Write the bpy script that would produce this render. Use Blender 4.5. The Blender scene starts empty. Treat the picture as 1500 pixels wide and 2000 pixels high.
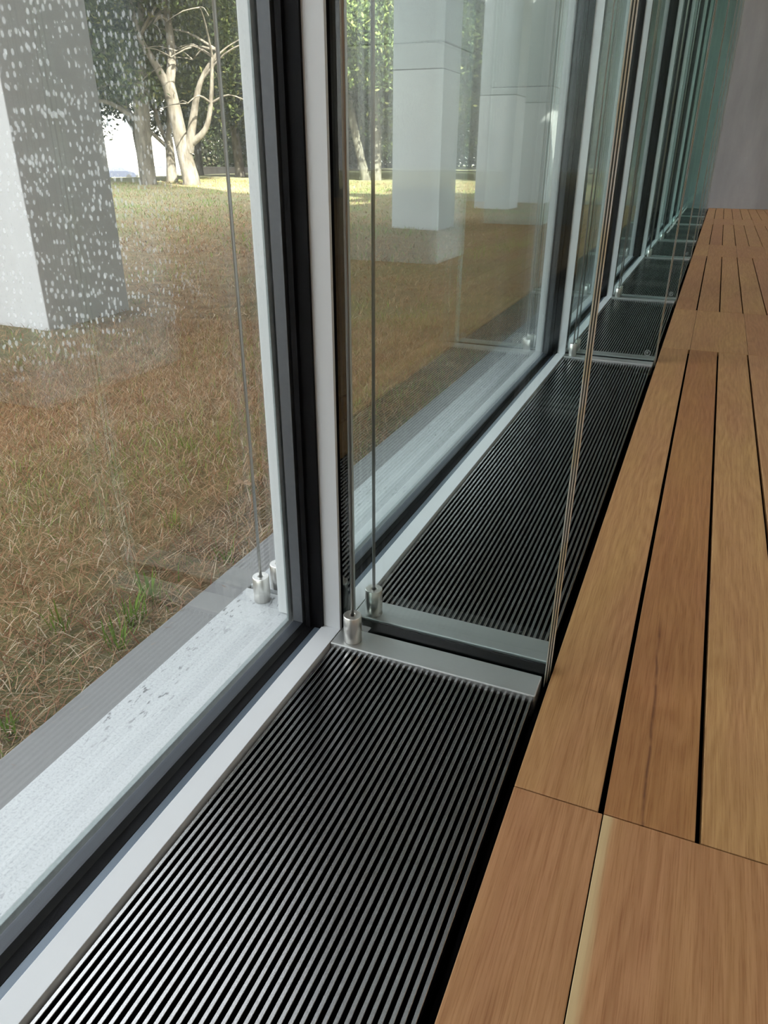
import bpy, bmesh, math, random
import numpy as np
from mathutils import Vector, Matrix
from math import radians as R_, sin, cos, pi
rng = np.random.default_rng(7); random.seed(7)
scene = bpy.context.scene
# ------------------------------------------------------------------ camera
cd = bpy.data.cameras.new('camera'); cam = bpy.data.objects.new('camera', cd)
scene.collection.objects.link(cam); scene.camera = cam
CAM_Z = 0.9; YAW, PITCH, ROLL, FPX = R_(22.743), R_(26.127), R_(0.289), 1423.4
_f = Vector((-sin(YAW)*cos(PITCH), cos(YAW)*cos(PITCH), -sin(PITCH)))
_r = Vector((cos(YAW), sin(YAW), 0)); _u = _r.cross(_f)
_r2 = _r*cos(ROLL)+_u*sin(ROLL); _u2 = -_r*sin(ROLL)+_u*cos(ROLL)
M = Matrix((_r2, _u2, -_f)).transposed().to_4x4(); M.translation = (0, 0, CAM_Z)
cam.matrix_world = M
cd.sensor_fit = 'HORIZONTAL'; cd.sensor_width = 36.0; cd.lens = FPX/1500*36.0
cd.clip_start = 0.02; cd.clip_end = 1000
# ------------------------------------------------------------------ world, sun, lights
w = bpy.data.worlds.new('world'); scene.world = w; w.use_nodes = True
nt = w.node_tree; nt.nodes.clear()
o = nt.nodes.new('ShaderNodeOutputWorld'); b = nt.nodes.new('ShaderNodeBackground')
s = nt.nodes.new('ShaderNodeTexSky'); s.sky_type = 'NISHITA'; s.sun_disc = False
s.sun_elevation = R_(38); s.sun_rotation = R_(130); s.air_density = 1.0; s.dust_density = 3.0; s.ozone_density = 1.0
hz = nt.nodes.new('ShaderNodeMix'); hz.data_type = 'RGBA'; hz.inputs[0].default_value = 0.90; hz.inputs[7].default_value = (1.0, 0.985, 0.955, 1)   # thin bright haze over the sky
nt.links.new(s.outputs[0], hz.inputs[6]); nt.links.new(hz.outputs[2], b.inputs[0]); nt.links.new(b.outputs[0], o.inputs[0]); b.inputs[1].default_value = 2.0
ld = bpy.data.lights.new('sun', 'SUN'); sun = bpy.data.objects.new('sun', ld); scene.collection.objects.link(sun)
SUN_AZ = Vector((0.8, -0.6, 0)); EL = R_(37)
to_sun = (SUN_AZ.normalized()*cos(EL)+Vector((0, 0, sin(EL)))).normalized()
sun.rotation_euler = to_sun.to_track_quat('Z', 'Y').to_euler()
ld.energy = 19.0; ld.angle = R_(0.6); ld.color = (1.0, 0.95, 0.86)
def area(name, loc, sx, sy, power, col=(1, 1, 1), rot=(0, 0, 0)):
    a = bpy.data.lights.new(name, 'AREA'); a.shape = 'RECTANGLE'; a.size = sx; a.size_y = sy; a.energy = power; a.color = col
    ob = bpy.data.objects.new(name, a); scene.collection.objects.link(ob); ob.location = loc; ob.rotation_euler = rot
    return ob
for k, yy in enumerate((-5.5, 1.5, 8.5, 14.0)):
    area('skylight_lamp', (3.4, yy, 4.55), 4.0, 3.0, 33, (1.0, 0.96, 0.90))
scene.view_settings.view_transform = 'Standard'; scene.view_settings.look = 'None'
scene.view_settings.exposure = 0.9; scene.view_settings.gamma = 1.0; scene.view_settings.use_curve_mapping = False
scene.cycles.transparent_max_bounces = 40
scene.cycles.max_bounces = 8; scene.cycles.glossy_bounces = 5; scene.cycles.diffuse_bounces = 4
scene.cycles.caustics_reflective = False; scene.cycles.caustics_refractive = False
scene.cycles.sample_clamp_indirect = 6.0
# ------------------------------------------------------------------ material helpers
class NT:
    def __init__(s, name):
        s.m = bpy.data.materials.new(name); s.m.use_nodes = True; s.t = s.m.node_tree; s.t.nodes.clear()
        s.out = s.t.nodes.new('ShaderNodeOutputMaterial')
    def n(s, typ, ins=None, **props):
        nd = s.t.nodes.new('ShaderNode'+typ)
        for k, v in props.items(): setattr(nd, k, v)
        for k, v in (ins or {}).items(): s.set(nd.inputs[k], v)
        return nd
    def set(s, sock, v):
        if hasattr(v, 'is_output') or isinstance(v, bpy.types.NodeSocket): s.t.links.new(v, sock)
        else: sock.default_value = v
    def ramp(s, fac, stops):
        nd = s.t.nodes.new('ShaderNodeValToRGB'); cr = nd.color_ramp
        while len(cr.elements) < len(stops): cr.elements.new(0.5)
        for e, (p, c) in zip(cr.elements, stops): e.position = p; e.color = (*c, 1) if len(c) == 3 else c
        s.t.links.new(fac, nd.inputs[0]); return nd.outputs[0]
    def coord(s, scale=(1, 1, 1), kind='Object', loc=None):
        tc = s.n('TexCoord'); mp = s.n('Mapping', {'Vector': tc.outputs[kind]})
        mp.inputs['Scale'].default_value = scale
        if loc is not None: s.set(mp.inputs['Location'], loc)
        return mp.outputs[0]
    def mix(s, fac, a, b_, mode='MIX'):
        nd = s.n('Mix', data_type='RGBA', blend_type=mode); s.set(nd.inputs[0], fac)
        for i, v in ((6, a), (7, b_)):
            s.set(nd.inputs[i], (*v, 1) if isinstance(v, tuple) and len(v) == 3 else v)
        return nd.outputs[2]
    def math(s, op, a, b_=0.0, c=None):
        nd = s.n('Math', operation=op); s.set(nd.inputs[0], a); s.set(nd.inputs[1], b_)
        if c is not None: s.set(nd.inputs[2], c)
        return nd.outputs[0]
    def noise(s, vec, scale, detail=4, rough=0.55):
        return s.n('TexNoise', {'Vector': vec, 'Scale': scale, 'Detail': detail, 'Roughness': rough}).outputs[0]
    def bump(s, h, strength=0.2, dist=0.002):
        return s.n('Bump', {'Height': h, 'Strength': strength, 'Distance': dist}).outputs[0]
    def pbr(s, col, rough=0.5, metal=0.0, normal=None, spec=0.5):
        p = s.n('BsdfPrincipled'); s.set(p.inputs['Base Color'], (*col, 1) if isinstance(col, tuple) and len(col) == 3 else col)
        s.set(p.inputs['Roughness'], rough); s.set(p.inputs['Metallic'], metal); s.set(p.inputs['Specular IOR Level'], spec)
        if normal is not None: s.set(p.inputs['Normal'], normal)
        s.t.links.new(p.outputs[0], s.out.inputs[0]); return s.m
def lin(r, g, b_): return tuple(((c/255)/12.92 if c/255 <= 0.04045 else ((c/255+0.055)/1.055)**2.4) for c in (r, g, b_))

def mat_plain(name, col, rough=0.5, metal=0.0, amt=0.06, scale=8, bump=0.0, spec=0.5):
    m = NT(name); c = m.coord(kind='Object'); n = m.noise(c, scale)
    cc = m.mix(m.math('MULTIPLY', n, 1.0), tuple(x*(1-amt) for x in col), tuple(min(1, x*(1+amt)) for x in col))
    nb = m.bump(m.noise(c, scale*12), bump, 0.001) if bump else None
    return m.pbr(cc, rough, metal, nb, spec)
MT = {}
MT['white_paint'] = mat_plain('white_painted_metal', (0.66, 0.67, 0.68), 0.38, 0.0, 0.03, 5)
MT['black_gap'] = mat_plain('black_void', (0.003, 0.003, 0.004), 0.9, spec=0.05)
MT['gasket'] = mat_plain('black_rubber', (0.004, 0.004, 0.005), 0.6, 0, 0.3, 60, 0.2, 0.12)
MT['channel'] = mat_plain('dark_blue_grey_metal', (0.11, 0.14, 0.175), 0.28, 0.3, 0.1, 20)
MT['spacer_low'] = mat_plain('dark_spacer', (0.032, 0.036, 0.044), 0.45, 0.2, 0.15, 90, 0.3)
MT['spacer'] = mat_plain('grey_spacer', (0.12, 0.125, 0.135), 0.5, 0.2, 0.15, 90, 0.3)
MT['strip'] = mat_plain('grey_green_edge', (0.22, 0.26, 0.255), 0.5, 0.0, 0.35, 160, 0.4)
def mat_steel(name, col, rough, along, metal=0.9, bmp=0.06):
    m = NT(name); c = m.coord(along); n = m.noise(c, 60, 3)
    n2 = m.noise(m.coord(), 6)
    cc = m.mix(n, tuple(x*0.86 for x in col), col)
    rr = m.math('MULTIPLY_ADD', n2, 0.15, rough-0.05)
    return m.pbr(cc, rr, metal, m.bump(n, bmp, 0.0004) if bmp else None)
MT['steel'] = mat_steel('brushed_stainless_bar', (0.52, 0.53, 0.52), 0.42, (1, 14, 4))
MT['steel_post'] = mat_steel('turned_stainless', (0.74, 0.72, 0.68), 0.27, (0.5, 0.5, 30), 0.9, 0.0)
MT['cable'] = mat_steel('cable_metal', (0.42, 0.41, 0.38), 0.35, (4, 4, 4))
MT['slat'] = mat_steel('anodised_slat', (0.42, 0.415, 0.42), 0.22, (1, 0.3, 1), 1.0, 0.0)
def mat_concrete(name, col, col2, pits=False, sc=1.0):
    m = NT(name); c = m.coord(kind='Object')
    n = m.noise(c, 3*sc, 5); n2 = m.noise(c, 60*sc, 3); n3 = m.noise(c, 420*sc, 2)
    cc = m.mix(n, col, col2)
    cc = m.mix(m.math('MULTIPLY', n2, 0.25), cc, tuple(x*0.75 for x in col))
    if pits:
        sp = m.ramp(m.noise(c, 260*sc, 2), [(0.34, (0.80,)*3), (0.50, (1,)*3)])
        cc = m.mix(1.0, cc, sp, 'MULTIPLY')
        c2 = m.coord((11, 4, 14)); nz = m.noise(c2, 9, 3, 0.55)
        area_ = m.ramp(m.noise(m.coord((2.2, 1.2, 1)), 2.3, 2), [(0.44, (0,)*3), (0.58, (1,)*3)])
        pit = m.math('MULTIPLY', m.ramp(nz, [(0.60, (0,)*3), (0.65, (1,)*3)]), area_)
        cc = m.mix(m.math('MULTIPLY', pit, 0.9), cc, (0.12, 0.12, 0.125))
        return m.pbr(cc, 0.7, 0, m.bump(m.math('SUBTRACT', n3, pit), 0.3, 0.001))
    return m.pbr(cc, 0.8, 0, m.bump(n2, 0.15, 0.002))
MT['sill'] = mat_concrete('pale_pitted_sill', (0.47, 0.49, 0.49), (0.54, 0.55, 0.56), True)
MT['sill_post'] = mat_concrete('pale_mullion_paint', (0.60, 0.62, 0.61), (0.68, 0.69, 0.68))
MT['curb'] = mat_concrete('grey_curb_concrete', (0.175, 0.173, 0.172), (0.215, 0.213, 0.21))
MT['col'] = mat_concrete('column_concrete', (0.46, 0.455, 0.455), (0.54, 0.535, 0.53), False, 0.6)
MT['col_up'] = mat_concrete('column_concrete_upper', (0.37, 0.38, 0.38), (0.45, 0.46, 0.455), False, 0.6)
def mat_endwall():
    m = NT('grey_gallery_concrete'); c = m.coord((1.6, 1, 0.35)); n = m.noise(c, 1.3, 5); n2 = m.noise(m.coord(), 25, 4)
    cc = m.ramp(n, [(0.3, (0.25, 0.245, 0.25)), (0.7, (0.40, 0.39, 0.395))])
    cc = m.mix(m.math('MULTIPLY', n2, 0.3), cc, (0.26, 0.255, 0.26))
    return m.pbr(cc, 0.7, 0, m.bump(n2, 0.1, 0.003))
MT['endwall'] = mat_endwall()
MT['plaster'] = mat_plain('pale_plaster', (0.55, 0.54, 0.52), 0.8, 0, 0.03, 2)
MT['ceil'] = mat_plain('pale_ceiling', (0.50, 0.50, 0.49), 0.85, 0, 0.03, 2)
MT['shade_soffit'] = mat_plain('dark_shade_soffit', (0.10, 0.10, 0.10), 0.8, 0, 0.03, 2)
# wood
def mat_wood():
    m = NT('oiled_oak_board'); oi = m.n('ObjectInfo'); rnd = oi.outputs['Random']
    off = m.n('CombineXYZ'); m.set(off.inputs[0], m.math('MULTIPLY', rnd, 37.0)); m.set(off.inputs[1], m.math('MULTIPLY', rnd, 91.0))
    tc = m.n('TexCoord')
    def mp(sc):
        a = m.n('Mapping', {'Vector': tc.outputs['Object']}); a.inputs['Scale'].default_value = sc; m.set(a.inputs['Location'], off.outputs[0]); return a.outputs[0]
    big = m.noise(mp((5, 0.9, 1)), 1.6, 3)
    warp = m.noise(mp((3.0, 0.6, 1)), 2.0, 2)
    # rings: bands across x, bent by noise
    sx = m.n('SeparateXYZ', {'Vector': mp((1, 1, 1))})
    u = m.math('ADD', m.math('MULTIPLY', sx.outputs[0], 38.0), m.math('MULTIPLY', warp, 9.0))
    rings = m.math('MULTIPLY_ADD', m.math('SINE', m.math('MULTIPLY', u, 6.28)), 0.5, 0.5)
    fine = m.noise(mp((420, 9, 1)), 1.0, 4, 0.7)
    mid = m.noise(mp((110, 3.0, 1)), 1.0, 3, 0.6)
    tone = m.ramp(rnd, [(0.0, (0.40, 0.215, 0.086)), (0.35, (0.43, 0.25, 0.098)), (0.65, (0.37, 0.185, 0.080)), (1.0, (0.46, 0.285, 0.118))])
    c = m.mix(m.ramp(big, [(0.35, (0,)*3), (0.7, (1,)*3)]), tone, m.mix(0.55, tone, (0.36, 0.165, 0.085)))
    c = m.mix(m.math('MULTIPLY', rings, 0.32), c, m.mix(1.0, c, (0.66, 0.56, 0.46), 'MULTIPLY'))
    c = m.mix(m.math('MULTIPLY', m.ramp(mid, [(0.42, (0,)*3), (0.62, (1,)*3)]), 0.34), c, m.mix(1.0, c, (0.62, 0.52, 0.42), 'MULTIPLY'))
    c = m.mix(m.math('MULTIPLY', m.ramp(fine, [(0.48, (0,)*3), (0.64, (1,)*3)]), 0.55), c, m.mix(1.0, c, (0.58, 0.46, 0.36), 'MULTIPLY'))
    return m.pbr(c, m.math('MULTIPLY_ADD', mid, 0.12, 0.42), 0, m.bump(fine, 0.12, 0.0006), 0.35)
MT['wood'] = mat_wood()
MT['wood_far'] = mat_plain('oiled_oak_far', (0.40, 0.25, 0.13), 0.5, 0, 0.1, 3)
def mat_plank_marked(name, kind):
    """the same oak with a crack, or with a pale sapwood edge"""
    m = MT['wood'].copy(); m.name = name; t = m.node_tree
    p = [n for n in t.nodes if n.type == 'BSDF_PRINCIPLED'][0]; src = p.inputs['Base Color'].links[0].from_socket
    h = NT.__new__(NT); h.m = m; h.t = t
    tc = h.n('TexCoord'); sp = h.n('SeparateXYZ', {'Vector': tc.outputs['Object']})
    if kind == 'crack':
        nz = h.noise(h.coord((1, 3, 1)), 1.6, 2, 0.4)
        path = h.math('ADD', h.math('MULTIPLY', sp.outputs[1], -0.028), h.math('MULTIPLY', nz, 0.022))
        d = h.math('ABSOLUTE', h.math('SUBTRACT', sp.outputs[0], h.math('ADD', path, 0.046)))
        breaks = h.ramp(h.noise(h.coord((0.001, 9, 1)), 1.3, 2), [(0.40, (0.5,)*3), (0.5, (1,)*3)])
        rng_ = h.ramp(sp.outputs[1], [(0.0, (1,)*3), (0.52, (1,)*3), (0.60, (0,)*3)])
        f = h.math('MULTIPLY', h.math('MULTIPLY', h.ramp(d, [(0.0, (1,)*3), (0.0016, (0,)*3)]), breaks), rng_)
        col = h.mix(h.math('MULTIPLY', f, 0.85), src, (0.10, 0.035, 0.015))
        col = h.mix(0.8, col, h.mix(1.0, col, (0.80, 0.68, 0.60), 'MULTIPLY'))
    else:
        nz = h.noise(h.coord((1, 2, 1)), 2.0, 3)
        e = h.math('ADD', sp.outputs[0], h.math('MULTIPLY', nz, -0.012))
        e = h.math('ADD', e, h.math('MULTIPLY', h.noise(h.coord((300, 5, 1)), 1.0, 2), 0.009))
        f = h.ramp(e, [(0.006, (1,)*3), (0.017, (0,)*3)])
        col = h.mix(h.math('MULTIPLY', f, 0.65), src, (0.55, 0.43, 0.23))
    t.links.new(col, p.inputs['Base Color']); return m
MT['wood_crack'] = mat_plank_marked('oak_board_cracked', 'crack')
MT['wood_sap'] = mat_plank_marked('oak_board_sapwood_edge', 'sap')
# glass
def mat_glass(name, tint, ior=1.45, spots=False, gain=1.0):
    m = NT(name)
    tr = m.n('BsdfTransparent', {'Color': (*tint, 1)})
    gl = m.n('BsdfGlossy', {'Color': (1, 1, 1, 1), 'Roughness': 0.0})
    bf = m.n('NewGeometry').outputs['Backfacing']      # same reflectance on both sides of the sheet
    fr = m.n('Fresnel', {'IOR': m.math('MULTIPLY_ADD', bf, 1.0/ior-ior, ior)})
    mx = m.n('MixShader', {0: fr.outputs[0] if gain == 1.0 else m.math('MINIMUM', m.math('MULTIPLY', fr.outputs[0], gain), 1.0), 1: tr.outputs[0], 2: gl.outputs[0]})
    last = mx.outputs[0]
    if spots:   # dried water spots on the outer face of the near pane
        tc = m.n('TexCoord'); sp = m.n('SeparateXYZ', {'Vector': tc.outputs['Object']})
        def layer(scale, thr, seedloc, st):
            mp = m.n('Mapping', {'Vector': tc.outputs['Object']}); mp.inputs['Scale'].default_value = (0.0, scale, scale*st); mp.inputs['Location'].default_value = (seedloc+0.37, seedloc, seedloc)
            v = m.n('TexVoronoi', {'Vector': mp.outputs[0], 'Scale': 1.0, 'Randomness': 1.0}, voronoi_dimensions='3D')
            rad = m.math('MULTIPLY', m.math('SUBTRACT', m.n('SeparateColor', {0: v.outputs['Color']}).outputs[0], 0.46), thr)
            return m.ramp(m.math('SUBTRACT', rad, v.outputs['Distance']), [(0.0, (0,)*3), (0.10, (1,)*3)])
        a = layer(140, 0.95, 0.3, 0.66); b_ = layer(240, 0.66, 3.7, 0.6); c_ = layer(330, 0.50, 9.1, 0.05)
        f = m.math('MAXIMUM', a, m.math('MULTIPLY', b_, 0.35)); f = m.math('MAXIMUM', f, m.math('MULTIPLY', c_, 0.0))
        low = m.ramp(sp.outputs[2], [(0.655, (0,)*3), (0.71, (1,)*3)])     # spots stop above the splash-free foot of the pane
        near = m.ramp(sp.outputs[1], [(0.78, (1,)*3), (0.98, (0.15,)*3)])
        patch = m.ramp(m.noise(m.coord((1, 6, 4)), 1.5, 3), [(0.30, (0.75,)*3), (0.55, (1,)*3)])
        f = m.math('MULTIPLY', m.math('MULTIPLY', f, low), m.math('MULTIPLY', near, patch))
        df = m.n('BsdfDiffuse', {'Color': (0.8, 0.82, 0.82, 1)}); tl = m.n('BsdfTranslucent', {'Color': (0.8, 0.82, 0.82, 1)})
        ad = m.n('MixShader', {0: 0.65, 1: df.outputs[0], 2: tl.outputs[0]})
        film = m.math('MAXIMUM', m.math('MULTIPLY', f, 0.40), m.math('MULTIPLY', low, 0.012))
        last = m.n('MixShader', {0: film, 1: last, 2: ad.outputs[0]}).outputs[0]
    m.t.links.new(last, m.out.inputs[0]); return m.m
MT['pane'] = mat_glass('window_glass', (0.975, 0.985, 0.98), gain=1.1)
MT['pane_spots'] = mat_glass('window_glass_water_spots', (0.975, 0.985, 0.98), spots=True, gain=1.1)
MT['fin'] = mat_glass('green_fin_glass', (0.905, 0.955, 0.945))
def mat_edge():
    m = NT('polished_glass_edge'); n = m.noise(m.coord((1, 1, 3.0)), 1.4, 3)
    c = m.ramp(n, [(0.45, (0.92, 0.97, 0.96)), (0.52, (0.86, 0.82, 0.62)), (0.57, (0.95, 0.98, 0.98))])  # gold and white bands put reflections into the edge colour
    return m.pbr(c, 0.15, 0.0)
MT['edge'] = mat_edge()
MT['interlayer'] = mat_plain('edge_interlayer', (0.05, 0.06, 0.055), 0.4)
MT['etch'] = mat_plain('etched_glass_mark', (0.42, 0.47, 0.46), 0.7)
# outside
def mat_lawn():
    m = NT('dry_lawn'); c = m.coord(); n1 = m.noise(c, 0.5, 5); n2 = m.noise(c, 7, 6, 0.7); n3 = m.noise(c, 60, 4, 0.7)
    col = m.ramp(n2, [(0.3, (0.075, 0.050, 0.028)), (0.5, (0.20, 0.135, 0.075)), (0.7, (0.33, 0.25, 0.14))])
    col = m.mix(m.ramp(n1, [(0.46, (0,)*3), (0.62, (0.75,)*3)]), col, (0.12, 0.14, 0.055))
    tc = m.n('TexCoord'); sp = m.n('SeparateXYZ', {'Vector': tc.outputs['Object']})
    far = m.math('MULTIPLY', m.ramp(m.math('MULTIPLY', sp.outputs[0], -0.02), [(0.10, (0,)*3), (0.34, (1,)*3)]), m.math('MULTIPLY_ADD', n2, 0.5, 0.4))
    col = m.mix(far, col, (0.40, 0.40, 0.22))  # olive far lawn, lightened so its colour carries sunlit glare
    col = m.mix(m.math('MULTIPLY', n3, 0.45), col, (0.06, 0.045, 0.025))
    return m.pbr(col, 0.95, 0, m.bump(n3, 0.6, 0.02), 0.1)
MT['lawn'] = mat_lawn()
def mat_vcol(name, rough=0.7, transl=0.25):
    m = NT(name); a = m.n('Attribute', attribute_name='tint')
    d = m.n('BsdfDiffuse', {'Color': a.outputs['Color']}); t = m.n('BsdfTranslucent', {'Color': a.outputs['Color']})
    mx = m.n('MixShader', {0: transl, 1: d.outputs[0], 2: t.outputs[0]}); m.t.links.new(mx.outputs[0], m.out.inputs[0]); return m.m
MT['blade'] = mat_vcol('grass_blade', transl=0.2)
MT['leaf'] = mat_vcol('oak_leaf_green', transl=0.35)
def mat_bark():
    m = NT('pale_oak_bark'); n = m.noise(m.coord((1, 1, 0.3)), 5, 5, 0.7); n2 = m.noise(m.coord(), 1.2, 3)
    c = m.ramp(n, [(0.38, (0.045, 0.039, 0.032)), (0.62, (0.18, 0.165, 0.14))])
    c = m.mix(m.math('MULTIPLY', n2, 0.4), c, (0.20, 0.17, 0.12))
    return m.pbr(c, 0.95, 0, m.bump(n, 0.7, 0.03), 0.1)
MT['bark'] = mat_bark()
MT['dead_leaf'] = mat_plain('dead_oak_leaf', (0.27, 0.17, 0.10), 0.8, 0, 0.3, 40)
MT['bldg'] = mat_plain('white_render', (0.78, 0.77, 0.76), 0.8, 0, 0.02, 1)
MT['bglass'] = mat_plain('far_window_glass', (0.16, 0.19, 0.22), 0.15)
MT['asphalt'] = mat_plain('road_asphalt', (0.24, 0.24, 0.25), 0.9, 0, 0.1, 1)
MT['lowwall'] = mat_plain('brown_stone', (0.10, 0.085, 0.07), 0.9, 0, 0.15, 2)
MT['blue_car'] = mat_plain('blue_grey_car_paint', (0.035, 0.042, 0.07), 0.45)
MT['white_car'] = mat_plain('white_car_paint', (0.4, 0.41, 0.43), 0.25)
MT['red_car'] = mat_plain('red_car_paint', (0.16, 0.035, 0.045), 0.25)
MT['tyre'] = mat_plain('tyre_rubber', (0.02, 0.02, 0.02), 0.8)
# ------------------------------------------------------------------ mesh helpers
C = scene.collection
def link(name, me, mat=None, parent=None):
    ob = bpy.data.objects.new(name, me); C.objects.link(ob)
    if mat is not None and len(me.materials) == 0: me.materials.append(mat)
    if parent is not None: ob.parent = parent
    return ob
def bm_obj(name, bm, mat, parent=None, smooth=False):
    me = bpy.data.meshes.new(name); bm.normal_update(); bm.to_mesh(me); bm.free()
    if smooth: me.polygons.foreach_set('use_smooth', [True]*len(me.polygons))
    return link(name, me, mat, parent)
def add_box(bm, x0, x1, y0, y1, z0, z1, bev=0.0, seg=2):
    g = bmesh.ops.create_cube(bm, size=1.0)['verts']
    for v in g:
        v.co = Vector((x0 if v.co.x < 0 else x1, y0 if v.co.y < 0 else y1, z0 if v.co.z < 0 else z1))
    if bev:
        es = list({e for v in g for e in v.link_edges}); bmesh.ops.bevel(bm, geom=es, offset=bev, segments=seg, affect='EDGES', profile=0.5)
def box(name, d, mat, parent=None, bev=0.0, seg=2):
    bm = bmesh.new(); add_box(bm, *d, bev=bev, seg=seg); return bm_obj(name, bm, mat, parent)
def empty(name, loc=(0, 0, 0), rz=0):
    e = bpy.data.objects.new(name, None); C.objects.link(e); e.location = loc; e.rotation_euler = (0, 0, rz); e.empty_display_size = 0.05; return e
def tag(o, label=None, cat=None, group=None, kind=None):
    for k, v in (('label', label), ('category', cat), ('group', group), ('kind', kind)):
        if v: o[k] = v
    return o
def st(o): o['kind'] = 'structure'; return o
def copy_tree(o, parent=None):
    c = o.copy(); C.objects.link(c)
    if parent is not None: c.parent = parent
    for ch in list(o.children): copy_tree(ch, c)
    return c
def lathe(bm, prof, n=32, cx=0, cy=0):
    rings = []
    for r, z in prof:
        rings.append([bm.verts.new((cx+r*cos(2*pi*k/n), cy+r*sin(2*pi*k/n), z)) for k in range(n)])
    for a, b_ in zip(rings, rings[1:]):
        for k in range(n): bm.faces.new((a[k], a[(k+1) % n], b_[(k+1) % n], b_[k]))
    bm.faces.new(list(reversed(rings[0]))); bm.faces.new(rings[-1])
def np_mesh(name, verts, faces, mat, parent=None, tint=None, smooth=False):
    me = bpy.data.meshes.new(name); nv = len(verts); nf, k = faces.shape
    me.vertices.add(nv); me.vertices.foreach_set('co', verts.astype(np.float32).ravel())
    me.loops.add(nf*k); me.loops.foreach_set('vertex_index', faces.astype(np.int32).ravel())
    me.polygons.add(nf); me.polygons.foreach_set('loop_start', np.arange(0, nf*k, k, dtype=np.int32))
    if smooth: me.polygons.foreach_set('use_smooth', np.ones(nf, dtype=bool))
    me.update(calc_edges=True)
    if tint is not None:
        a = me.color_attributes.new('tint', 'FLOAT_COLOR', 'POINT'); a.data.foreach_set('color', np.c_[tint, np.ones(nv)].astype(np.float32).ravel())
    return link(name, me, mat, parent)
# ------------------------------------------------------------------ layout along the glass wall (Y), measured from the picture
FIN = [-0.53, 1.176, 3.765, 5.60, 8.11, 9.85, 12.35, 14.10]      # centre lines of the glass fins
YEND, YBACK, XR, HC = 16.5, -9.0, 7.5, 4.7
XF, PITCHB = -0.135, 0.1385                                        # first board edge, board module
JO = [-0.31, 0.864, 4.081, 5.247, 8.349, 9.51, 12.45, 13.62, YEND]   # board joints: tight band, gapped field, tight band ...
XT1, XT2, XG = -0.6165, -0.5755, -0.151
HT = 4.3
# ---- floor
floor = st(empty('floor'))
def plank_mesh(wd, ln, mat, nm):
    bm = bmesh.new(); add_box(bm, 0, wd, 0, ln, -0.022, 0, bev=0.0009, seg=1)
    me = bpy.data.meshes.new(nm); bm.to_mesh(me); bm.free(); me.materials.append(mat); return me
xmax = 2.1
JJ = [-3.4] + JO
gapped = [True] + [k % 2 == 1 for k in range(len(JO)-1)]   # -3.4..-.31 gapped ; -.31...864 band ; .864..4.08 gapped ...
GAP = 0.0085
for k in range(len(JJ)-1):
    y0, y1 = JJ[k], JJ[k+1]
    if gapped[k]:
        me = plank_mesh(PITCHB-GAP, y1-y0-0.0022, MT['wood'], 'plank')
        x = XF; i = 0
        while x < xmax:
            ob = link('plank', me, None, floor); ob.location = (x, y0+0.0011, 0)
            if k == 2 and i == 1:
                m2 = me.copy(); m2.materials.clear(); m2.materials.append(MT['wood_crack']); ob.data = m2
            x += PITCHB; i += 1
    else:
        me1 = plank_mesh(PITCHB-0.0016, y1-y0-0.0022, MT['wood'], 'plank')
        me2 = plank_mesh(2*PITCHB-0.0016, y1-y0-0.0022, MT['wood'], 'plank')
        ob = link('plank', me1, None, floor); ob.location = (XF, y0+0.0011, 0)
        x = XF+PITCHB; i = 0
        while x < xmax:
            ob = link('plank', me2, None, floor); ob.location = (x, y0+0.0011, 0)
            if k == 1 and i == 0:
                m2 = me2.copy(); m2.materials.clear(); m2.materials.append(MT['wood_sap']); ob.data = m2
            x += 2*PITCHB; i += 1
xe = XF+PITCHB*17
bm = bmesh.new()
x = xe
while x < XR:
    add_box(bm, x, min(x+0.272, XR), -3.4, YEND, -0.022, 0); x += 0.277
y = YBACK
add_box(bm, XF, XR, YBACK, -3.403, -0.022, 0)
tag(bm_obj('outer_planks', bm, MT['wood_far'], floor), kind='stuff')
box('subfloor', (XG+0.004, XR, YBACK, YEND, -0.12, -0.03), MT['black_gap'], floor)
box('grille_trough', (XT2+0.0, XG+0.004, YBACK, YEND, -0.16, -0.10), MT['black_gap'], floor)
# ---- walls / ceiling / roof
st(box('wall_end', (XT1-0.25, XR+0.3, YEND, YEND+0.35, -0.4, HC), MT['endwall']))
st(box('wall_right', (XR, XR+0.3, YBACK, YEND, -0.2, HC), MT['plaster']))
st(box('wall_back', (-0.7, XR+0.3, YBACK-0.3, YBACK, -0.2, HC), MT['plaster']))
cl = st(empty('ceiling'))
box('shade_parapet', (-0.75, XR+0.3, YEND+0.1, YEND+0.35, HC+0.12, 7.0), MT['plaster'], cl); box('shade_parapet', (-0.75, -0.5, YEND-6, YEND+0.1, HC+0.12, 7.0), MT['plaster'], cl)  # unseen upstands added to keep sun off the farthest column
box('ceiling_panel', (-0.75, XR+0.3, YBACK-0.3, YEND+0.35, HC, HC+0.12), MT['ceil'], cl)
st(box('shade_canopy', (-5.6, -0.74, 3.8, 13.6, 5.2, 5.4), MT['shade_soffit']))  # unseen slab, shaped to darken column faces and the slats' reflected sky
st(box('shade_canopy', (-3.7, -0.80, 15.2, 21.0, 5.2, 5.4), MT['shade_soffit']))  # unseen slab added to shade the two farthest columns
# ---- exterior sill & curb
sill = st(empty('trim_1'))
for k in range(-1, 8):
    a = FIN[k]+0.0 if k >= 0 else YBACK; b_ = FIN[k+1] if k < 7 else YEND
    if k == -1: a, b_ = YBACK, FIN[0]
    if k >= 0: a += 0.041
    if k < 7: b_ += 0.026
    if k >= 0: box('joint_filler', (-0.8455, -0.701, a-0.0145, a-0.0005, -0.14, -0.012), MT['gasket'], sill)
    box('sill_block', (-0.846, -0.7005, a, b_, -0.14, 0.0), MT['sill'], sill, bev=0.0015)
st(box('curb', (-0.936, -0.8465, YBACK, YEND+6, -0.3, -0.004), MT['curb'], bev=0.003))
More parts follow.
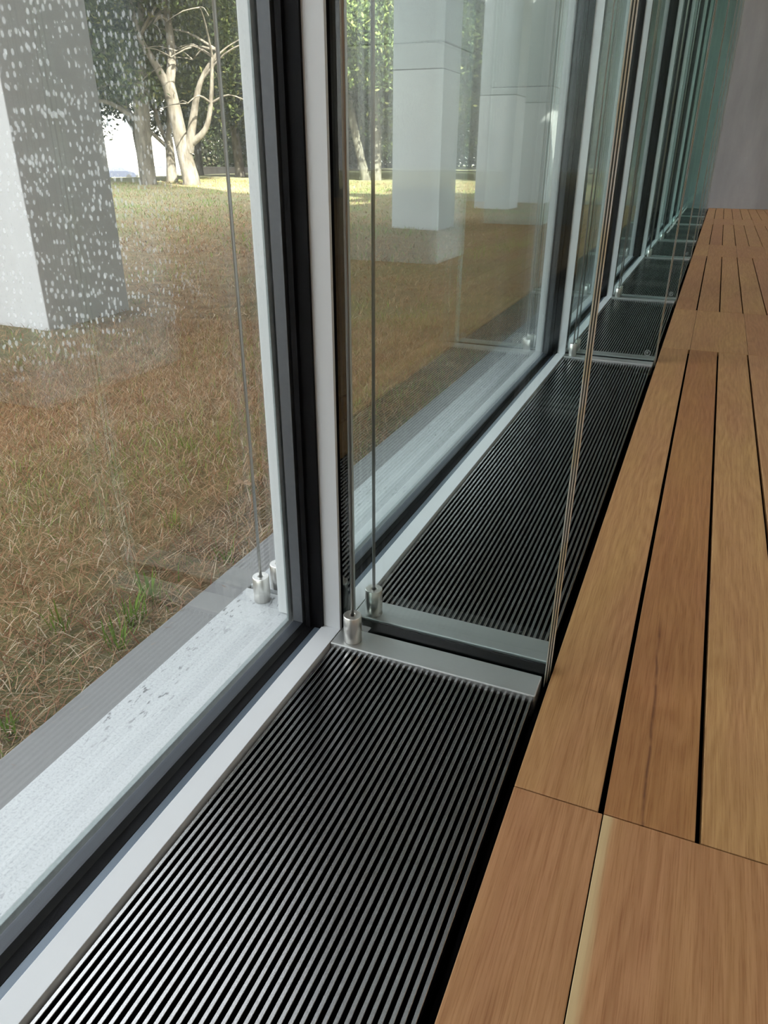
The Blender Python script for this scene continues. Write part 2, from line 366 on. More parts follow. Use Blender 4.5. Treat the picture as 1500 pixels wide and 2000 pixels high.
# ---- windows
def quad_glass(name, x0, x1, y0, y1, z0, z1, mat, parent): return box(name, (x0, x1, y0, y1, z0, z1), mat, parent)
bays = [(YBACK, FIN[0])] + [(FIN[i], FIN[i+1]) for i in range(7)] + [(FIN[7], YEND)]
for n, (a, b_) in enumerate(bays, 1):
    W = st(empty('window_%d' % n, (0, (a+b_)/2, 0))); oy = (a+b_)/2
    y0 = a+(0.039 if n > 1 else 0); y1 = b_-(0.039 if n < len(bays) else 0)
    def B(nm, d, mt, **kw):
        d = list(d); d[2] -= oy; d[3] -= oy
        return box(nm, d, mt, W, **kw)
    B('inner_pane', (-0.657, -0.651, y0, y1, -0.03, HT), MT['pane'])
    p = B('outer_pane', (-0.690, -0.680, y0, y1, -0.03, HT), MT['pane'])
    if n == 2:
        p.data.materials.clear(); p.data.materials.append(MT['pane_spots'])
        # shader works in metres from the wall origin: keep the mesh coordinates absolute
        for v in p.data.vertices: v.co.y += oy
        p.location.y = -oy
    # spacer frame between the panes
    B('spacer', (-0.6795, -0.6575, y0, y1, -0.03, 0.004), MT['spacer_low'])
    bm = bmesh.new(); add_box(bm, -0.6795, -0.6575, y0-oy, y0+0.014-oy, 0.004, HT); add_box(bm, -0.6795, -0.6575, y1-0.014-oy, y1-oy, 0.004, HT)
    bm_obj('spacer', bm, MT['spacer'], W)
    bm = bmesh.new(); add_box(bm, -0.700, -0.6905, y0-oy, y1-oy, -0.03, 0.002, bev=0.0012)
    add_box(bm, -0.6935, -0.690, y1-0.016-oy, y1-oy, 0.001, HT); add_box(bm, -0.6935, -0.690, y0-oy, y0+0.016-oy, 0.001, HT)
    bm_obj('glazing_edge', bm, MT['strip'], W)
    # gasket and channel between glass and the white frame
    B('channel', (-0.645, XT1, y0-0.002, y1+0.002, -0.05, -0.006), MT['channel'])
    bm = bmesh.new(); add_box(bm, -0.651, -0.6330, y0-oy, y1-oy, -0.04, -0.0052, bev=0.0006)
    if n < len(bays): add_box(bm, -0.651, XT1+0.003, y1-0.006-oy, y1+0.006-oy, -0.02, HT); add_box(bm, -0.651, -0.640, y1-0.012-oy, y1-0.006-oy, -0.02, HT)
    if n > 1: add_box(bm, -0.651, XT1+0.003, y0-0.006-oy, y0+0.006-oy, -0.02, HT)
    bm_obj('gasket', bm, MT['gasket'], W)
    B('transom', (XT1, XT2, y0, y1, -0.045, 0.0), MT['white_paint'], bev=0.0008)
    if n < len(bays): B('mullion', (XT1, XT2, y1, y1+0.008, -0.045, HT), MT['white_paint'], bev=0.0006)
    if n > 1: B('mullion', (XT1, XT2, y0-0.008, y0, -0.045, HT), MT['white_paint'], bev=0.0006)
    B('head_rail', (-0.72, XT2, a if n > 1 else a, b_, HT, HC), MT['white_paint'])
st_post = MT['sill_post']
for i, f in enumerate(FIN):
    e = st(box('trim_%d' % (i+2), (-0.726, -0.694, f-0.036, f+0.036, 0.002, 5.2), st_post, bev=0.002))
    g = box('fin_joint', (-0.690, -0.5765, f-0.030, f+0.032, -0.05, HT), MT['black_gap'], e)
# ---- grilles: one per bay, every slat its own part
ORD = ['', 'nearest', 'second', 'third', 'fourth', 'fifth', 'sixth', 'seventh', 'eighth', 'ninth']
NS = 35; SP = 0.0120; SW = 0.0056
bar_w = 0.066
def bar_edges(f): return f-0.088, f-0.024, f+0.024, f+0.094
gb = []
for i in range(-1, 8):
    a = bar_edges(FIN[i])[3] if i >= 0 else YBACK+0.0
    b_ = bar_edges(FIN[i+1])[0] if i < 7 else YEND-0.01
    gb.append((a, b_))
gb[0] = (-3.4, gb[0][1])
for n, (a, b_) in enumerate(gb):
    G = empty('floor_grille', (0, (a+b_)/2, 0)); L = b_-a
    lab = {0: 'dark slatted floor grille behind the viewpoint, before the nearest bar', 1: 'large dark slatted floor grille filling the bottom of the picture',
           2: 'dark slatted floor grille just beyond the nearest glass fin'}.get(n, 'dark slatted floor grille beyond the %s glass fin' % ORD[n])
    if n == 8: lab = 'last dark slatted floor grille, against the grey end wall'
    tag(G, lab, 'floor grille', 'slatted grilles along the glass wall')
    bm = bmesh.new(); add_box(bm, 0, SW, -L/2, L/2, -0.0115, -0.0085, bev=0.0005, seg=1); nf_ = len(bm.faces)
    add_box(bm, 0.0006, SW-0.0006, -L/2, L/2, -0.030, -0.0114); bm.normal_update()
    bm.faces.ensure_lookup_table()
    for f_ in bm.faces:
        if f_.calc_center_median().z < -0.0135 or f_.normal.z < -0.9: f_.material_index = 1  # slat sides blackened to carry the deep shade between slats
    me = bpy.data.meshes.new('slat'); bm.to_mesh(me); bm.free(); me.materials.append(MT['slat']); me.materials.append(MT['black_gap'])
    x = XT2+0.006
    for k in range(NS):
        s_ = link('slat', me, None, G); s_.location = (x+k*SP, 0, 0)
    yy = -L/2+0.25
    rib = None
    while yy < L/2:
        if rib is None: rib = box('cross_rib', (XT2+0.004, XG-0.002, 0, 0.006, -0.10, -0.031), MT['black_gap'], G); rb = rib
        else: rb = rib.copy(); C.objects.link(rb)
        rb.location.y = yy; yy += 0.45
# ---- bars, fins and guide cables
def fit_cable(g, top):
    bm = bmesh.new()
    r = 0.0185; lathe(bm, [(r-0.0008, 0.0), (r, 0.0008), (r, 0.0605), (r-0.0012, 0.062), (0.0068, 0.062), (0.0062, 0.0612), (0.0062, 0.050)], 40)
    me_ob = bm_obj('socket', bm, MT['steel_post'], g, True)
    for p in me_ob.data.polygons:
        if abs(p.normal.z) > 0.8: p.use_smooth = False
    bm = bmesh.new(); lathe(bm, [(0.0060, 0.0505), (0.0060, 0.0515)], 20); bm_obj('socket_hole', bm, MT['black_gap'], me_ob)
    bm = bmesh.new(); lathe(bm, [(0.0033, 0.052), (0.0033, top)], 12); bm_obj('cable', bm, MT['cable'], g, True)
for i, f in enumerate(FIN):
    b0, b1, b2, b3 = bar_edges(f)
    who = 'behind the viewpoint' if i == 0 else '%s from the viewpoint' % ORD[i]
    for k, (ya, yb) in enumerate(((b0, b1), (b2, b3))):
        bm = bmesh.new(); add_box(bm, XT2+0.001, XG, ya, yb, -0.05, 0.0, bev=0.0022, seg=2)
        side = 'near side' if k == 0 else 'far side'
        ob = bm_obj('floor_bar', bm, MT['steel'])
        if i == 0: lab = 'brushed steel floor bar %s of the fin behind the viewpoint' % side
        elif i == 1: lab = ('widest brushed steel floor bar in front of the nearest glass fin', 'greenish steel floor bar seen through the nearest glass fin')[k]
        else: lab = 'thin steel floor bar on the %s of the %s glass fin' % (side, ORD[i])
        tag(ob, lab, 'floor bar', 'steel bars across the grilles')
        # guide cable with its steel socket
        yc = f-0.0615 if k == 0 else f+0.047
        g = empty('guide_cable', (-0.5355, yc, 0.0))
        if i == 0: lab = 'guide cable on the %s of the fin behind the viewpoint' % side
        elif i == 1: lab = ('guide cable in a steel socket in front of the nearest glass fin', 'guide cable in a steel socket just behind the nearest glass fin')[k]
        else: lab = 'thin guide cable on the %s of the %s glass fin' % (side, ORD[i])
        tag(g, lab, 'cable', 'guide cables beside the fins')
        fit_cable(g, HT+0.1)
    F = empty('glass_fin', (0, f, 0))
    lab = {0: 'clear glass fin standing behind the viewpoint', 1: 'nearest tall glass fin, with bright three-line edge rising from the grille',
           7: 'farthest glass fin, next to the grey end wall'}.get(i, '%s tall glass fin from the viewpoint, standing between two thin floor bars' % ORD[i])
    tag(F, lab, 'glass fin', 'glass fins along the window wall')
    box('pane', (-0.5762, -0.1475, -0.0195, 0.0195, -0.045, HT), MT['fin'], F)
    for q, yy in enumerate((-0.0190, -0.0060, 0.0070)):      # the three laminated sheets are not quite flush
        xe_ = -0.1462+0.0026*q
        box('edge_strip', (-0.1474, xe_, yy+0.0012, yy+0.0108, -0.03, HT), MT['edge'], F, bev=0.0006, seg=1)
        box('interlayer', (-0.1474, xe_-0.0010, yy-0.0006, yy+0.0012, -0.03, HT), MT['interlayer'], F)
    # etched round maker's mark near the foot
    bm = bmesh.new(); n_ = 28; zc, xc = 0.040, -0.185
    for rr, wd in ((0.0135, 0.0012), (0.0105, 0.0006)):
        vs = [[bm.verts.new((xc+(rr+d)*cos(2*pi*k/n_), -0.0199, zc+(rr+d)*sin(2*pi*k/n_))) for k in range(n_)] for d in (-wd/2, wd/2)]
        for k in range(n_): bm.faces.new((vs[0][k], vs[0][(k+1) % n_], vs[1][(k+1) % n_], vs[1][k]))
    for (x0, x1, z0, z1) in ((-.005, -.0036, -.006, .006), (-.005, .003, .0048, .006), (.0018, .0032, .0004, .006), (-.005, .003, -.0004, .0008), (.0012, .0028, -.006, 0)):
        vs = [bm.verts.new(p) for p in ((xc+x0, -0.0199, zc+z0), (xc+x1, -0.0199, zc+z0), (xc+x1, -0.0199, zc+z1), (xc+x0, -0.0199, zc+z1))]; bm.faces.new(vs)
    if i == 1: bm.free()
    else: bm_obj('etched_mark', bm, MT['etch'], F)
    for q_, sy in enumerate(((b1+0.0005-f, -0.0197), (0.0197, b2-0.0005-f))): box('setting_gasket', (XT2+0.001, XG-0.001, sy[0], sy[1], -0.05, -0.006), MT['gasket'], F)
# ---- the same cables outdoors, standing on the pale sill
for i, f in enumerate(FIN):
    for k, yc in enumerate((f-0.005, f+0.059)):
        g = empty('guide_cable', (-0.786 if k == 0 else -0.780, yc, 0.0))
        side = 'near side' if k == 0 else 'far side'
        if i == 0: lab = 'outdoor guide cable behind the viewpoint, %s of the sill joint' % side
        elif i == 1: lab = ('outdoor guide cable on the pale sill, in full view left of the mullion', 'outdoor guide cable partly hidden behind the outer mullion post')[k]
        else: lab = 'outdoor guide cable on the sill by the %s fin, %s of the joint' % (ORD[i], side)
        tag(g, lab, 'cable', 'guide cables outdoors on the sill'); fit_cable(g, 5.2)
# ---- concrete columns
def column(x1, y0, w_, z0, z1, joint, label, group):
    e = empty('concrete_column', (x1-w_/2, y0+w_/2, z0)); tag(e, label, 'column', group); h = w_/2
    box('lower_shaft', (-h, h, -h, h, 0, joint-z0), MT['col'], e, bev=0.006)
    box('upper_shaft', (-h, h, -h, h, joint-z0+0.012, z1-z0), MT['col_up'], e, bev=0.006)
    box('joint', (-h+0.01, h-0.01, -h+0.01, h-0.01, joint-z0-0.004, joint-z0+0.016), MT['gasket'], e)
OC = 'square concrete columns out on the lawn'
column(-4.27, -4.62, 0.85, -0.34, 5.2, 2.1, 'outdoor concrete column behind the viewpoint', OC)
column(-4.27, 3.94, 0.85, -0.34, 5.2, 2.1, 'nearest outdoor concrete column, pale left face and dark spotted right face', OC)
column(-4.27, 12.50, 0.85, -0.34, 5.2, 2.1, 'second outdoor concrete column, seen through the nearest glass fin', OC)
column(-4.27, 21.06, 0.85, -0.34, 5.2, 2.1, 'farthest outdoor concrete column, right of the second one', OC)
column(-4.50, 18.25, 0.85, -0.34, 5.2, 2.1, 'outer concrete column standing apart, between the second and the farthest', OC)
IC = 'square concrete columns inside the room'
for k, yy in enumerate((2.0, 6.6, 11.15)):
    column(0.96+0.85, yy, 0.85, 0.0, HC, 1.72, ['indoor concrete column nearest the viewpoint, right of the frame', 'indoor concrete column mirrored in the window beyond the nearest fin',
            'indoor concrete column closest to the end wall'][k], IC)
# ---- unseen block added to shade the lawn (right of and behind the room)
shade_block = empty('lawn_shade_block', (9.6, -14, -0.5)); tag(shade_block, 'unseen tall block added behind the room to shade the lawn', 'building')
box('wall', (-1.4, 1.4, -26, 17.05, 0, 38), MT['plaster'], shade_block); box('parapet', (-1.4, 1.4, -26.0, 17.05, 38, 38.4), MT['col'], shade_block)
# ------------------------------------------------------------------ ground
def gz(x, y):
    x = np.asarray(x, float); y = np.asarray(y, float)
    near = np.clip((-x-0.93)/2.6, 0, 1); near = near*near*(3-2*near)
    z = -0.035-0.215*near
    far = np.clip((-x-23)/55, 0, 1); z = z-1.95*far*far*(3-2*far)
    z = z+0.03*np.sin(x*0.9+1)*np.sin(y*0.7)*near*(x < -2.2)
    return z
xs = np.r_[-0.93, -1.0, np.arange(-1.2, -8, -0.25), np.arange(-8, -30, -0.8), np.arange(-30, -190, -5)]
ys = np.r_[np.arange(-60, -4, 4), np.arange(-4, 24, 0.4), np.arange(24, 60, 2), np.arange(60, 260, 8)]
X, Y = np.meshgrid(xs, ys, indexing='ij'); Z = gz(X, Y)
nx, ny = X.shape; idx = np.arange(nx*ny).reshape(nx, ny)
Fq = np.stack([idx[:-1, :-1], idx[:-1, 1:], idx[1:, 1:], idx[1:, :-1]], -1).reshape(-1, 4)
lawn = st(np_mesh('ground', np.stack([X, Y, Z], -1).reshape(-1, 3), Fq, MT['lawn'], smooth=True))
st(box('ground_beyond_end', (-0.936, 60, YEND+6.0, 260, -0.5, -0.2), MT['lawn'])); 
# grass blades
def blades(name, n, region, lmin, lmax, wd, label, seed, green=0.12, dens=None):
    r = np.random.default_rng(seed); x = r.uniform(region[0], region[1], n); y = r.uniform(region[2], region[3], n)
    incol = np.zeros(n, bool)
    incol |= (x > -5.37) & (x < -4.48) & (y > 18.23) & (y < 19.12)
    for cy in (3.94, 12.5, 21.06): incol |= (x > -5.14) & (x < -4.25) & (y > cy-0.02) & (y < cy+0.87)
    x, y = x[~incol], y[~incol]; n = len(x)
    if dens is not None: k = dens(x, y, r); x, y = x[k], y[k]; n = len(x)
    z = gz(x, y)
    clump = 0.5+0.5*np.sin(x*5.1+np.sin(y*3.3)*2)*np.sin(y*4.7+np.sin(x*2.9)*2)+r.normal(0, 0.25, n)
    ph = 0.5+0.5*np.sin(x*1.7+1.3*np.sin(y*1.1))*np.cos(y*1.3+0.8*np.sin(x*2.1))
    isg = (r.uniform(0, 1, n) < green*(0.15+2.2*np.clip(ph-0.45, 0, 1)*clump.clip(0, 1)))
    L = r.uniform(lmin, lmax, n)*np.where(isg, 1.15, 1.0); az = r.uniform(0, 2*pi, n)
    lean = np.where(isg, r.uniform(0.2, 0.8, n), r.uniform(0.7, 1.45, n))
    dx, dy, dz = np.cos(az)*np.sin(lean), np.sin(az)*np.sin(lean), np.cos(lean)
    px, py = -np.sin(az), np.cos(az); curl = r.uniform(-0.5, 0.5, n)
    h0 = r.uniform(0, 0.018, n)*(~isg)
    V = np.zeros((n, 5, 3)); ww = wd*r.uniform(0.6, 1.3, n)
    for k, (t, wk) in enumerate(((0, 1), (0, -1), (0.55, 0.8), (0.55, -0.8), (1, 0))):
        bend = curl*t*t*L
        V[:, k, 0] = x+dx*L*t+px*(wk*ww/2+bend); V[:, k, 1] = y+dy*L*t+py*(wk*ww/2+bend)
        V[:, k, 2] = z+h0+0.003+dz*L*t*(1-0.25*t)+(0.0 if t else -0.004)
    base = (np.arange(n)*5)[:, None]
    F3 = np.concatenate([base+np.array([[0, 1, 3]]), base+np.array([[0, 3, 2]]), base+np.array([[2, 3, 4]])])
    pal = np.array([(0.43, 0.29, 0.175), (0.31, 0.18, 0.11), (0.24, 0.115, 0.07), (0.56, 0.46, 0.34), (0.24, 0.205, 0.115), (0.13, 0.088, 0.058)])
    pr_ = np.array([.24, .24, .16, .12, .16, .08])
    cidx = r.choice(6, n, p=pr_); col = pal[cidx]*r.uniform(0.75, 1.15, (n, 1))
    warm = (0.5+0.5*np.sin(x*2.3+y*1.1))[:, None]; col = col*(1-0.18*warm*np.array([0, 0.5, 1]))
    gp = np.array([(0.22, 0.34, 0.07), (0.15, 0.25, 0.06), (0.28, 0.36, 0.10)])[r.integers(0, 3, n)]*r.uniform(0.7, 1.1, (n, 1))
    col = np.where(isg[:, None], gp, col)
    o_ = np_mesh(name, V.reshape(-1, 3), F3, MT['blade'], None, np.repeat(col, 5, 0))
    return tag(o_, label, 'grass', None, 'stuff')
blades('dry_grass', 150000, (-3.9, -0.94, -0.4, 4.6), 0.025, 0.075, 0.0021, 'dry brown and straw grass with green tufts beside the grey curb', 1, 0.20)
blades('dry_grass', 130000, (-11, -0.95, 1.5, 15), 0.03, 0.085, 0.0045, 'dry brown lawn farther out around the concrete columns', 2, 0.22,
       lambda x, y, r: ~((x > -3.9) & (y < 4.6)) & (r.uniform(0, 1, len(x)) < np.clip(1.35-(-x+y*0.5)/16, 0.25, 1)))
blades('lawn_grass', 60000, (-24, -1.0, 8, 34), 0.05, 0.12, 0.012, 'faded green lawn stretching to the foot of the trees', 3, 0.7)
# green tufts
r = np.random.default_rng(11)
def tuft(x, y, n, h, label):
    V = []; F3 = []; col = []
    for k in range(n):
        a = r.uniform(0, 2*pi); d = abs(r.normal(0, 0.022)); bx, by = x+cos(a)*d, y+sin(a)*d; L = h*r.uniform(0.5, 1.1); le = r.uniform(0.1, 0.6); az = a+r.normal(0, 0.6)
        z = float(gz(bx, by)); px, py = -sin(az)*0.0018, cos(az)*0.0018; i0 = len(V)
        ex, ey, ez = cos(az)*sin(le)*L, sin(az)*sin(le)*L, cos(le)*L
        V += [(bx-px, by-py, z), (bx+px, by+py, z), (bx+ex*.5+px, by+ey*.5+py, z+ez*.6), (bx+ex*.5-px, by+ey*.5-py, z+ez*.6), (bx+ex, by+ey, z+ez)]
        F3 += [(i0, i0+1, i0+2), (i0, i0+2, i0+3), (i0+3, i0+2, i0+4)]; c = r.uniform(0.7, 1.15); g_ = (0.17*c, 0.27*c, 0.05*c); col += [g_]*5
    me = np_mesh('grass_tuft', np.array(V), np.array(F3), MT['blade'], None, np.array(col)); tag(me, label, 'grass tuft', 'green tufts in the dry grass')
TU = [(-1.03, 1.02, 30, 0.085), (-1.06, 1.12, 26, 0.07), (-0.99, 0.93, 22, 0.07), (-1.0, 0.66, 20, 0.05), (-1.15, 0.95, 16, 0.06), (-0.99, 1.33, 18, 0.05),
      (-1.25, 1.45, 14, 0.06), (-1.6, 2.0, 16, 0.07), (-0.98, 1.62, 14, 0.05)]
TL = ['tallest bright green tuft close to the curb', 'green tuft just beyond the tallest one', 'green tuft right at the curb edge, below the tallest', 'low green tuft at the left frame edge by the curb',
      'small green tuft left of the tallest one', 'short green tuft against the curb, farther along', 'thin green tuft amid straw, mid lawn', 'green tuft out in the dry grass', 'little green tuft near the mullion foot']
for t, l in zip(TU, TL): tuft(*t, l)
# fallen oak leaves
def fallen(x, y, rz, s_, label):
    bm = bmesh.new(); n = 9; pts = []
    for k in range(26):
        t = k/26*2*pi; rad = 0.45+0.16*cos(t*5+0.6)+0.10*cos(2*t); pts.append((rad*cos(t)*1.5*s_, rad*sin(t)*s_, 0.12*s_*sin(3*t)+0.1*s_*abs(sin(t))))
    vs = [bm.verts.new(p) for p in pts]; c = bm.verts.new((0, 0, 0)); vs2 = [bm.verts.new((p[0], p[1], p[2]-0.0008)) for p in pts]; c2 = bm.verts.new((0, 0, -0.0008))
    for k in range(26): bm.faces.new((c, vs[k], vs[(k+1) % 26])); bm.faces.new((c2, vs2[(k+1) % 26], vs2[k])); bm.faces.new((vs[k], vs2[k], vs2[(k+1) % 26], vs[(k+1) % 26]))
    bl = bm_obj('oak_leaf', bm, MT['dead_leaf']); bl.location = (x, y, float(gz(x, y))+0.035); bl.rotation_euler = (0.25, 0.15, rz)
    tag(bl, label, 'leaf', 'fallen oak leaves on the grass')
fallen(-1.19, 1.72, 0.4, 0.030, 'curled brown oak leaf on grass near the mullion foot')
fallen(-1.85, 2.55, 1.4, 0.028, 'brown oak leaf lying farther out by the cable reflection')
fallen(-1.35, 1.15, 2.4, 0.024, 'small dead oak leaf half hidden in straw')
# ------------------------------------------------------------------ trees
def tube(pts, rad, n=10):
    pts = [Vector(p) for p in pts]; V = []; F4 = []
    for i, p in enumerate(pts):
        d = (pts[min(i+1, len(pts)-1)]-pts[max(i-1, 0)]).normalized(); a = d.orthogonal().normalized() if abs(d.z) < 0.95 else Vector((1, 0, 0)); a = (Vector((1, 0.3, 0))-d*d.dot(Vector((1, 0.3, 0)))).normalized(); b_ = d.cross(a)
        for k in range(n): t = 2*pi*k/n; V.append(p+(a*cos(t)+b_*sin(t))*rad[i])
    for i in range(len(pts)-1):
        for k in range(n): F4.append((i*n+k, i*n+(k+1) % n, (i+1)*n+(k+1) % n, (i+1)*n+k))
    return V, F4
def smooth_path(p, rad, sub=4):
    p = [Vector(q) for q in p]; out = []; ro = []
    for i in range(len(p)-1):
        p0, p1, p2, p3 = p[max(i-1, 0)], p[i], p[i+1], p[min(i+2, len(p)-1)]
        for k in range(sub):
            t = k/sub; out.append(0.5*((2*p1)+(-p0+p2)*t+(2*p0-5*p1+4*p2-p3)*t*t+(-p0+3*p1-3*p2+p3)*t**3)); ro.append(rad[i]*(1-t)+rad[i+1]*t)
    out.append(p[-1]); ro.append(rad[-1]); return out, ro
def skeleton(seed, r0, paths=None, fork=2.6, height=8.0):
    """limbs = list of (points, radii); tips where leaves grow"""
    rr = random.Random(seed); limbs = []; tips = []
    if paths is None:
        lx, ly = rr.uniform(-.25, .25), rr.uniform(-.25, .25)
        trunk = [(0, 0, -0.3), (0.02, 0, 0.3), (lx*.6, ly*.6, fork*.6), (lx, ly, fork)]
        paths = [(trunk, [r0*1.5, r0*1.05, r0*0.92, r0*0.85])]
        nb = rr.choice((3, 4)); a0 = rr.uniform(0, 6)
        for k in range(nb):
            a = a0+2*pi*k/nb+rr.uniform(-.4, .4); sp = rr.uniform(1.2, 2.6); h = rr.uniform(2.2, 3.2)
            q = [(lx, ly, fork-0.35), (lx+cos(a)*sp*.45, ly+sin(a)*sp*.45, fork+h*.45), (lx+cos(a)*sp, ly+sin(a)*sp, fork+h), (lx+cos(a)*sp*1.4, ly+sin(a)*sp*1.4, fork+h*1.5)]
            paths.append((q, [r0*.62, r0*.45, r0*.33, r0*.2]))
    for q, rd in paths: limbs.append(smooth_path(q, rd))
    for q, rd in paths[1:]:
        for t in range(5):
            s0 = Vector(q[2 if t % 2 else len(q)-1]); a = rr.uniform(0, 2*pi); l = rr.uniform(1.2, 2.6)
            e = s0+Vector((cos(a)*l, sin(a)*l, rr.uniform(-.3, 1.6))); m_ = (s0+e)/2+Vector((0, 0, 0.25))
            limbs.append(smooth_path([s0, m_, e], [rd[2]*.6, rd[2]*.35, 0.02], 3)); tips.append(e)
            for u_ in range(2):
                a2 = a+rr.uniform(-1.2, 1.2); e2 = e+Vector((cos(a2)*1.2, sin(a2)*1.2, rr.uniform(-.5, .7))); limbs.append(smooth_path([e, (e+e2)/2+Vector((0, 0, .1)), e2], [0.025, 0.018, 0.008], 2)); tips.append(e2)
    return limbs, tips
ex, ey = cos(YAW), sin(YAW)
def tree_meshes(seed, r0, nleaf, low, top, spread, paths=None, fork=2.6, lsize=0.11, bright=1.0, off=(0, 0)):
    limbs, tips = skeleton(seed, r0, paths, fork); V = []; F4 = []
    for q, rd in limbs:
        v, f_ = tube(q, rd, 10 if rd[0] > 0.1 else 5); o0 = len(V); V += v; F4 += [tuple(i+o0 for i in f) for f in f_]
    bk = np_mesh('trunk', np.array([tuple(v) for v in V]), np.array(F4), MT['bark'], smooth=True)
    q = np.random.default_rng(seed); nc = 70
    cz = q.uniform(low, top, nc); rad = spread*np.sqrt(np.clip(1-((cz-(low+top)*0.5)/((top-low)*0.62))**2, 0.05, 1)); aa = q.uniform(0, 2*pi, nc); rr_ = rad*np.sqrt(q.uniform(0.05, 1, nc))
    cen = np.c_[np.cos(aa)*rr_+off[0], np.sin(aa)*rr_+off[1], cz]
    tp = np.array([tuple(t) for t in tips]); tp = tp if off == (0, 0) else tp[(tp[:, 0]*ex+tp[:, 1]*ey) < 0.3]; cen = np.r_[cen, tp]; cen = cen[cen[:, 2] > low-0.2]
    ci = q.integers(0, len(cen), nleaf); P = cen[ci]+q.normal(0, 1, (nleaf, 3))*np.array([0.55, 0.55, 0.36])
    P = P[P[:, 2] > low-0.5]; n = len(P)
    a = q.normal(0, 1, (n, 3)); a /= np.linalg.norm(a, axis=1)[:, None]; b_ = np.cross(a, q.normal(0, 1, (n, 3))); b_ /= np.linalg.norm(b_, axis=1)[:, None]
    s_ = lsize*q.uniform(0.6, 1.3, n)[:, None]
    Vq = np.stack([P-a*s_, P-b_*s_*.45, P+a*s_, P+b_*s_*.45], 1).reshape(-1, 3)
    Fq_ = (np.arange(n)*4)[:, None]+np.array([[0, 1, 2, 3]])
    pal = np.array([(0.045, 0.06, 0.026), (0.065, 0.085, 0.034), (0.105, 0.125, 0.045), (0.03, 0.042, 0.02), (0.17, 0.17, 0.065)])
    col = pal[q.choice(5, n, p=[.3, .27, .2, .15, .08])]*q.uniform(0.8, 1.2, (n, 1))*bright
    fo = np_mesh('foliage', Vq, Fq_, MT['leaf'], None, np.repeat(col, 4, 0)); return bk, fo
def plant(x, y, meshes, label, rz=0, sc=1.0, cp=False):
    e = empty('oak_tree', (x, y, float(gz(x, y))), rz); e.scale = (sc, sc, sc)
    tag(e, label, 'tree', 'live oaks beyond the lawn')
    for m_ in meshes:
        o_ = m_.copy() if cp else m_
        if cp: C.objects.link(o_)
        o_.parent = e
# the three near oaks on the left, limbs following the photograph (local metres; x' along the picture plane)
def lp(a, z, d=0.0): return (ex*a-ey*d, ey*a+ex*d, z)      # a: to the right, d: away from the window
# main pale forked oak: 1 px is about 0.0237 m there
main = [([lp(0.1, -0.3), lp(0.1, 0.15), lp(-0.10, 1.3), lp(-0.28, 2.7), lp(-0.42, 3.6)], [0.46, 0.36, 0.30, 0.27, 0.24]),
        ([lp(-0.40, 3.4), lp(-0.20, 4.4, .1), lp(-0.22, 5.6, .2), lp(-0.3, 7.0, .2)], [0.20, 0.17, 0.14, 0.09]),
        ([lp(-0.40, 3.4), lp(-0.85, 4.3, -.1), lp(-1.25, 5.1, -.2), lp(-1.5, 6.6, -.2)], [0.20, 0.14, 0.11, 0.06]),
        ([lp(0.12, 1.2), lp(0.42, 2.3, -.1), lp(0.9, 3.6, -.3), lp(1.7, 4.6, -.4)], [0.20, 0.16, 0.10, 0.06]),
        ([lp(0.22, 1.5), lp(0.9, 2.0, -.2), lp(1.25, 2.9, -.4), lp(1.5, 4.4, -.6)], [0.15, 0.11, 0.09, 0.05])]
t2 = [([lp(0, -0.3), lp(0, 0.2), lp(0.05, 1.2), lp(0.02, 1.9)], [0.34, 0.25, 0.20, 0.19]),
      ([lp(0.02, 1.7), lp(0.2, 2.6), lp(0.3, 3.8), lp(0.5, 5.2)], [0.15, 0.12, 0.09, 0.05]),
      ([lp(0.0, 1.6), lp(-0.35, 2.4, .1), lp(-0.55, 3.4, .2), lp(-1.0, 4.8, .2)], [0.12, 0.10, 0.08, 0.05]),
      ([lp(0.0, 1.4), lp(-0.7, 2.1, -.3), lp(-1.5, 2.9, -.5), lp(-2.4, 3.6, -.5)], [0.10, 0.08, 0.06, 0.04])]
t1 = [([lp(0, -0.3), lp(0, 0.2), lp(0.0, 1.6), lp(0.12, 3.2), lp(0.2, 4.4)], [0.42, 0.34, 0.33, 0.32, 0.28]),
      ([lp(-0.1, 4.2), lp(0.4, 5.3), lp(0.6, 6.6), lp(0.9, 7.8)], [0.18, 0.14, 0.1, 0.05]),
      ([lp(-0.1, 3.6), lp(-0.9, 4.4, .2), lp(-1.8, 5.2, .3), lp(-2.6, 6.4, .3)], [0.16, 0.12, 0.09, 0.05]),
      ([lp(-0.1, 2.3), lp(-1.0, 2.9, -.3), lp(-2.0, 3.1, -.5), lp(-3.0, 3.9, -.5)], [0.11, 0.08, 0.06, 0.03])]
plant(-19.95, 26.9, tree_meshes(1, 0.33, 26000, 6.3, 10.5, 4.6, main), 'pale forked oak with thick sunlit trunk, left of the mullion')
plant(-23.1, 29.9, tree_meshes(2, 0.26, 16000, 3.4, 8.5, 3.6, t2), 'smaller forked oak between the dark trunk and the pale one')
plant(-21.75, 26.6, tree_meshes(3, 0.34, 30000, 3.1, 9.5, 3.6, t1, off=(-2.6, -0.6)), 'oak with straight dark trunk, nearest the concrete column')
lean = [([lp(0.35, -0.3), lp(0.3, 0.2), lp(-0.1, 1.8), lp(-0.45, 3.4), lp(-0.7, 4.6)], [0.30, 0.22, 0.19, 0.17, 0.15]),
        ([lp(-0.7, 4.5), lp(-1.0, 5.6), lp(-1.0, 6.8), lp(-1.3, 8)], [0.13, 0.1, 0.08, 0.04]), ([lp(-0.5, 3.6), lp(0.1, 4.8, .2), lp(0.4, 6, .3), lp(0.6, 7, .3)], [0.1, 0.08, 0.06, 0.03])]
